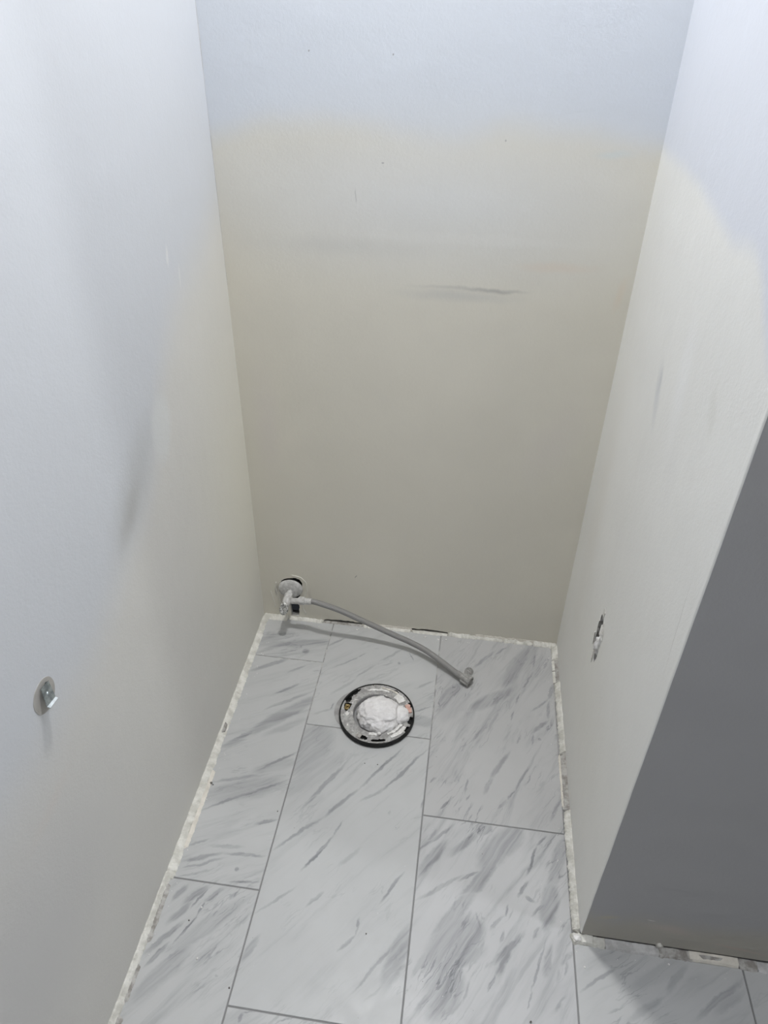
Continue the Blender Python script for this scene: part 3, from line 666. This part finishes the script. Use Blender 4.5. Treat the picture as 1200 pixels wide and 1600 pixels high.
# escutcheon, leaning slightly off the wall
Mx = frame((VX, YB - 0.004, VZ + 0.002), (0.05, -1, 0.10), (0, 0, 1)) @ Matrix.Diagonal((0.90, 1.06, 1, 1))
bm, rg = lathe([(0.0320, -0.002), (0.0325, 0.0), (0.0310, 0.003), (0.022, 0.0055), (0.013, 0.0065), (0.0095, 0.0068)], 48, mat=Mx)
bm.faces.new(rg[-1]); bm.faces.new(rg[0][::-1])
vchild(mesh_obj('escutcheon', bm, M_chalky, valve, smooth=True, label='round whitened escutcheon plate'))
vchild(mesh_obj('supply_stub', tube([(VX, YB + 0.05, VZ - 0.003), (VX, YB - 0.020, VZ - 0.004), (VX, YB - 0.036, VZ - 0.006)], 0.0075, 20), M_chalky, valve, smooth=True))
vchild(mesh_obj('compression_nut', lathe([(0.0001, 0), (0.0115, 0), (0.0122, 0.002), (0.0122, 0.010), (0.0108, 0.012), (0.0001, 0.012)], 6, mat=frame((VX, YB - 0.022, VZ - 0.004), (0, -1, -0.06)))[0], M_chalky, valve))
vchild(mesh_obj('valve_body', tube([(VX, YB - 0.030, VZ - 0.005), (VX, YB - 0.034, VZ - 0.0055), (VX, YB - 0.050, VZ - 0.007), (VX, YB - 0.058, VZ - 0.008), (VX, YB - 0.068, VZ - 0.009)], 0.012, 20,
                          radii=[0.009, 0.0118, 0.0122, 0.0095, 0.0065]), M_chalky, valve, smooth=True))
vchild(mesh_obj('outlet', tube([(VX + 0.006, YB - 0.044, VZ - 0.006), (VX + 0.030, YB - 0.044, VZ - 0.004), (VX + 0.036, YB - 0.044, VZ - 0.003)], 0.0085, 20), M_chalky, valve, smooth=True))
Mh = frame((VX - 0.001, YB - 0.070, VZ - 0.0100), (-0.05, -1, 0.30), (0.12, 0, 1))
bm, rg = lathe([(0.0085, -0.003), (0.0145, 0.0), (0.0160, 0.004), (0.0150, 0.008), (0.0115, 0.0095), (0.0095, 0.0075), (0.005, 0.0070)], 40, mat=Mh @ Matrix.Diagonal((1.22, 0.76, 1, 1)))
bm.faces.new(rg[-1]); bm.faces.new(rg[0][::-1])
h_ = vchild(mesh_obj('handle', bm, M_dirtychrome, valve, smooth=True, label='oval dirty metal handle'))
bm, rg = lathe([(0.0042, 0.006), (0.0040, 0.0095), (0.0028, 0.0105)], 16, mat=Mh); bm.faces.new(rg[-1])
sc_ = mesh_obj('screw', bm, M_dirtychrome, h_, smooth=True); sc_.matrix_parent_inverse = Matrix.Translation(-vb)

# ------------------------------------------------------------------ braided supply hose
NZ_ = VZ - 0.002
hp = [(VX + 0.048, YB - 0.044, NZ_ + 0.001), (VX + 0.070, YB - 0.046, NZ_ + 0.004), (-0.022, 0.100, 0.117), (0.027, 0.097, 0.104), (0.079, 0.096, 0.081), (0.124, 0.094, 0.062),
      (0.178, 0.087, 0.044), (0.223, 0.077, 0.034), (0.269, 0.057, 0.029), (0.316, 0.027, 0.0230), (0.348, 0.0055, 0.0175), (0.374, -0.0105, 0.0150)]
hose = mesh_obj('supply_hose', tube(spline(hp, 12), 0.0076, 20), M_hose, None, smooth=True,
                label='grey braided water supply hose sagging from the valve onto the marble tiles', category='hose')
def knurled(name, loc, d, r, L, parent, mat, seg=40, teeth=10, depth=0.07):
    bm = bmesh.new(); Mx = frame(loc, d, (0, 0, 1)); rings = []
    for rr_, z, kn in ((r * 0.75, 0, 0), (r * 0.93, 0.0008, 0), (r, 0.002, 1), (r, L - 0.002, 1), (r * 0.95, L - 0.0006, 0), (r * 0.78, L, 0), (r * 0.70, L - 0.004, 0)):
        ring = []
        for i in range(seg):
            a = 2 * math.pi * i / seg
            q = rr_ * (1 - (depth if kn and (i * teeth // seg * 2 + (i * teeth * 2 // seg)) % 2 else 0))
            ring.append(bm.verts.new(Mx @ Vector((q * math.cos(a), q * math.sin(a), z))))
        rings.append(ring)
    for a in range(len(rings) - 1):
        for i in range(seg): bm.faces.new((rings[a][i], rings[a][(i + 1) % seg], rings[a + 1][(i + 1) % seg], rings[a + 1][i]))
    bm.faces.new(rings[0][::-1]); bm.faces.new(rings[-1])
    return mesh_obj(name, bm, mat, parent)
knurled('valve_nut', (VX + 0.032, YB - 0.044, NZ_), (1, -0.03, 0.06), 0.0112, 0.018, hose, M_chalky, 36, 6, 0.05)
knurled('crimp_sleeve', (VX + 0.048, YB - 0.0445, NZ_ + 0.0008), (1, -0.05, 0.10), 0.0088, 0.022, hose, M_chalky, 30, 1, 0.0)
ed = (Vector(hp[-1]) - Vector(hp[-2])).normalized()
knurled('crimp_sleeve', Vector(hp[-1]) - ed * 0.020, ed, 0.0086, 0.022, hose, M_hosenut, 30, 1, 0.0)
nd = Vector((0.85, -0.52, -0.10)).normalized()
n0 = Vector((0.371, -0.0085, 0.0158))
knurled('coupling_nut', n0, nd, 0.0150, 0.026, hose, M_hosenut, 48, 8, 0.10)
# wing of the nut: a round tab with a groove
wc = Vector((0.3865, -0.0020, 0.0300))
wd_ = Vector((0.20, -0.62, 0.75)).normalized()
bm, rg = lathe([(0.0111, -0.0025), (0.0116, -0.002), (0.0116, 0.002), (0.0111, 0.0025), (0.0090, 0.0025), (0.0084, 0.0010)], 32, mat=frame(wc, wd_, (0.6, 0, 1)))
bm.faces.new(rg[-1]); bm.faces.new(rg[0][::-1])
wing = mesh_obj('nut_wing', bm, M_hosenut, hose)
bm = box_bm((-0.0065, -0.0012, 0.001), (0.0065, 0.0012, 0.0028)); bm.transform(frame(wc, wd_, (-0.75, 0.3, 0.55)))
mesh_obj('wing_rib', bm, M_mortar, wing)

# ------------------------------------------------------------------ wall bracket for a paper holder
bx, by, bz = LX(-0.737), -0.737, 0.690
brk = empty('wall_bracket', (bx, by, bz), label='small zinc mounting bracket on a round unpainted patch of the left wall', category='bracket')
bm = bmesh.new(); ring = []; rnd = random.Random(9)
for i in range(40):
    a = 2 * math.pi * i / 40; r = 0.0243 * (1 + 0.03 * mnoise.noise(Vector((math.cos(a) * 2, math.sin(a) * 2, 1))))
    ring.append((by + r * math.cos(a), bz + r * 1.02 * math.sin(a)))
t = [bm.verts.new((LX(y) + 0.0006, y, z)) for y, z in ring]; b = [bm.verts.new((LX(y) - 0.001, y, z)) for y, z in ring]
bm.faces.new(t)
for i in range(40): bm.faces.new((t[i], t[(i + 1) % 40], b[(i + 1) % 40], b[i]))
mesh_obj('bare_patch', bm, M_bare, wall_left)
def bchild(o): return here(o, brk)
def extr(pts, d):
    bm = bmesh.new(); d = Vector(d)
    a = [bm.verts.new(q) for q in pts]; b = [bm.verts.new(Vector(q) + d) for q in pts]; n = len(a)
    bm.faces.new(a); bm.faces.new(b[::-1])
    for i in range(n): bm.faces.new((a[i], b[i], b[(i + 1) % n], a[(i + 1) % n]))
    return bm
def bp(dx, dy, dz): return Vector((bx + dx, by + dy, bz + dz))
TL, TR, BR_, BL = bp(0.0032, -0.0055, 0.0190), bp(0.0032, 0.0112, 0.0165), bp(0.0112, 0.0042, -0.0058), bp(0.0112, -0.0150, -0.0030)
bchild(mesh_obj('face_plate', extr([TL, TR, BR_, BL], (0.0014, 0, 0.0005)), M_zinc, brk))
lo_ = Vector((0.0048, -0.0006, -0.0012))
bchild(mesh_obj('bent_lip', extr([BL, BR_, BR_ + lo_ * 0.9, BL + lo_], (0.0006, 0, 0.0015)), M_zinclight, brk, label='brighter bent lower lip'))
bchild(mesh_obj('back_web', extr([bp(-0.001, 0.0095, 0.015), bp(-0.001, 0.0030, -0.0058), BR_ + Vector((0, -0.001, 0)), TR + Vector((0, -0.001, 0))], (0, -0.0014, 0)), M_zinc, brk))
nrm = (TR - TL).cross(BL - TL).normalized()
if nrm.x < 0: nrm = -nrm
bm, rg = lathe([(0.0034, 0), (0.0032, 0.0010), (0.0015, 0.0014)], 16, mat=frame((TL + TR + BR_ + BL) / 4 + nrm * 0.0012, nrm)); bm.faces.new(rg[-1])
bchild(mesh_obj('screw', bm, M_zinc, brk, smooth=True))

# ------------------------------------------------------------------ torn hole in the right wall, with a plaster wad in it
lump('plaster_wad', M_plaster, (XR + 0.006, -0.2280, 0.3930), (0.010, 0.0110, 0.0250), 12, wall_right, 4, 0.38, 2.2)
lump('plaster_wad', M_plaster, (XR + 0.003, -0.2450, 0.4230), (0.006, 0.0060, 0.0280), 19, wall_right, 3, 0.5, 2.0)
def flap(pts, lift, seed):
    bm = bmesh.new(); rnd = random.Random(seed)
    a = [bm.verts.new((XR - 0.0004 - l, y, z)) for (y, z), l in zip(pts, lift)]; b = [bm.verts.new((v.co.x + 0.0012, v.co.y, v.co.z)) for v in a]
    n = len(a)
    bm.faces.new(a); bm.faces.new(b[::-1])
    for i in range(n): bm.faces.new((a[i], b[i], b[(i + 1) % n], a[(i + 1) % n]))
    return mesh_obj('torn_paper', bm, M_gyps, wall_right)
flap([(-0.228, 0.462), (-0.214, 0.470), (-0.218, 0.486), (-0.232, 0.482)], (0.001, 0.0, 0.0, 0.001), 1)
flap([(-0.246, 0.44), (-0.236, 0.455), (-0.243, 0.466), (-0.256, 0.45), (-0.257, 0.43)], (0.006, 0.003, 0.0, 0.0, 0.0), 2)
flap([(-0.224, 0.352), (-0.212, 0.362), (-0.210, 0.345), (-0.219, 0.333)], (0.003, 0.001, 0, 0), 3)
flap([(-0.205, 0.372), (-0.199, 0.40), (-0.193, 0.398), (-0.197, 0.370)], (0.003, 0.002, 0, 0), 4)

# ------------------------------------------------------------------ loose crumbs on the floor
def crumbs(name, spots, mat, label):
    bm = bmesh.new(); rnd = random.Random(21)
    for (x, y, s) in spots:
        r = bmesh.ops.create_icosphere(bm, subdivisions=1, radius=s)
        for v in r['verts']:
            v.co = Vector((v.co.x * rnd.uniform(.7, 1.3), v.co.y * rnd.uniform(.7, 1.3), v.co.z * rnd.uniform(.5, .9))) + Vector((x, y, s * 0.45))
    return mesh_obj(name, bm, mat, None, kind='stuff', label=label, category='debris')
rnd = random.Random(33)
wh = [(-0.101, -0.658, .0022), (-0.078, -0.747, .0024), (0.781, -0.633, .002), (0.627, -0.66, .002), (0.320, 0.133, .0030), (0.262, 0.134, .0035), (0.300, 0.130, .0028), (0.069, 0.134, .0028), (0.185, 0.130, .002)]
wh += [(rnd.uniform(-0.16, 0.58), 0.136 + rnd.uniform(-0.012, 0.004), rnd.uniform(.0006, .0015)) for _ in range(30)]
wh += [(0.602 + rnd.uniform(-0.014, 0.0), rnd.uniform(-0.60, 0.13), rnd.uniform(.0005, .0012)) for _ in range(24)]
wh += [(rnd.uniform(0.60, 0.95), -0.632 - rnd.uniform(0, 0.02), rnd.uniform(.0005, .0010)) for _ in range(12)]
wh += [(-0.172 + rnd.uniform(0, 0.01), rnd.uniform(-0.85, 0.13), rnd.uniform(.0007, .0014)) for _ in range(25)]
wh += [(rnd.uniform(-0.15, 0.58), rnd.uniform(-0.8, 0.1), rnd.uniform(.0004, .0008)) for _ in range(22)]
wh = [q for q in wh if (q[0] - FC.x) ** 2 + (q[1] - FC.y) ** 2 > 0.10 ** 2]
crumbs('plaster_crumbs', wh, M_plaster, 'tiny white plaster crumbs scattered over the marble tiles')
dk = [(-0.173, -0.394, .0035), (-0.168, -0.397, .0018), (-0.117, -0.685, .0016), (-0.005, -0.785, .0017), (0.222, -0.660, .0016), (-0.008, -0.439, .0015), (0.190, -0.291, .0014), (0.160, -0.292, .0014), (0.527, -0.762, .0022)]
dk += [(rnd.uniform(-0.15, 0.58), rnd.uniform(-0.8, 0.1), rnd.uniform(.0004, .0008)) for _ in range(25)]
dk = [q for q in dk if (q[0] - FC.x) ** 2 + (q[1] - FC.y) ** 2 > 0.10 ** 2]
crumbs('dark_grit', dk, M_grit, 'tiny dark specks of grit scattered over the marble tiles')
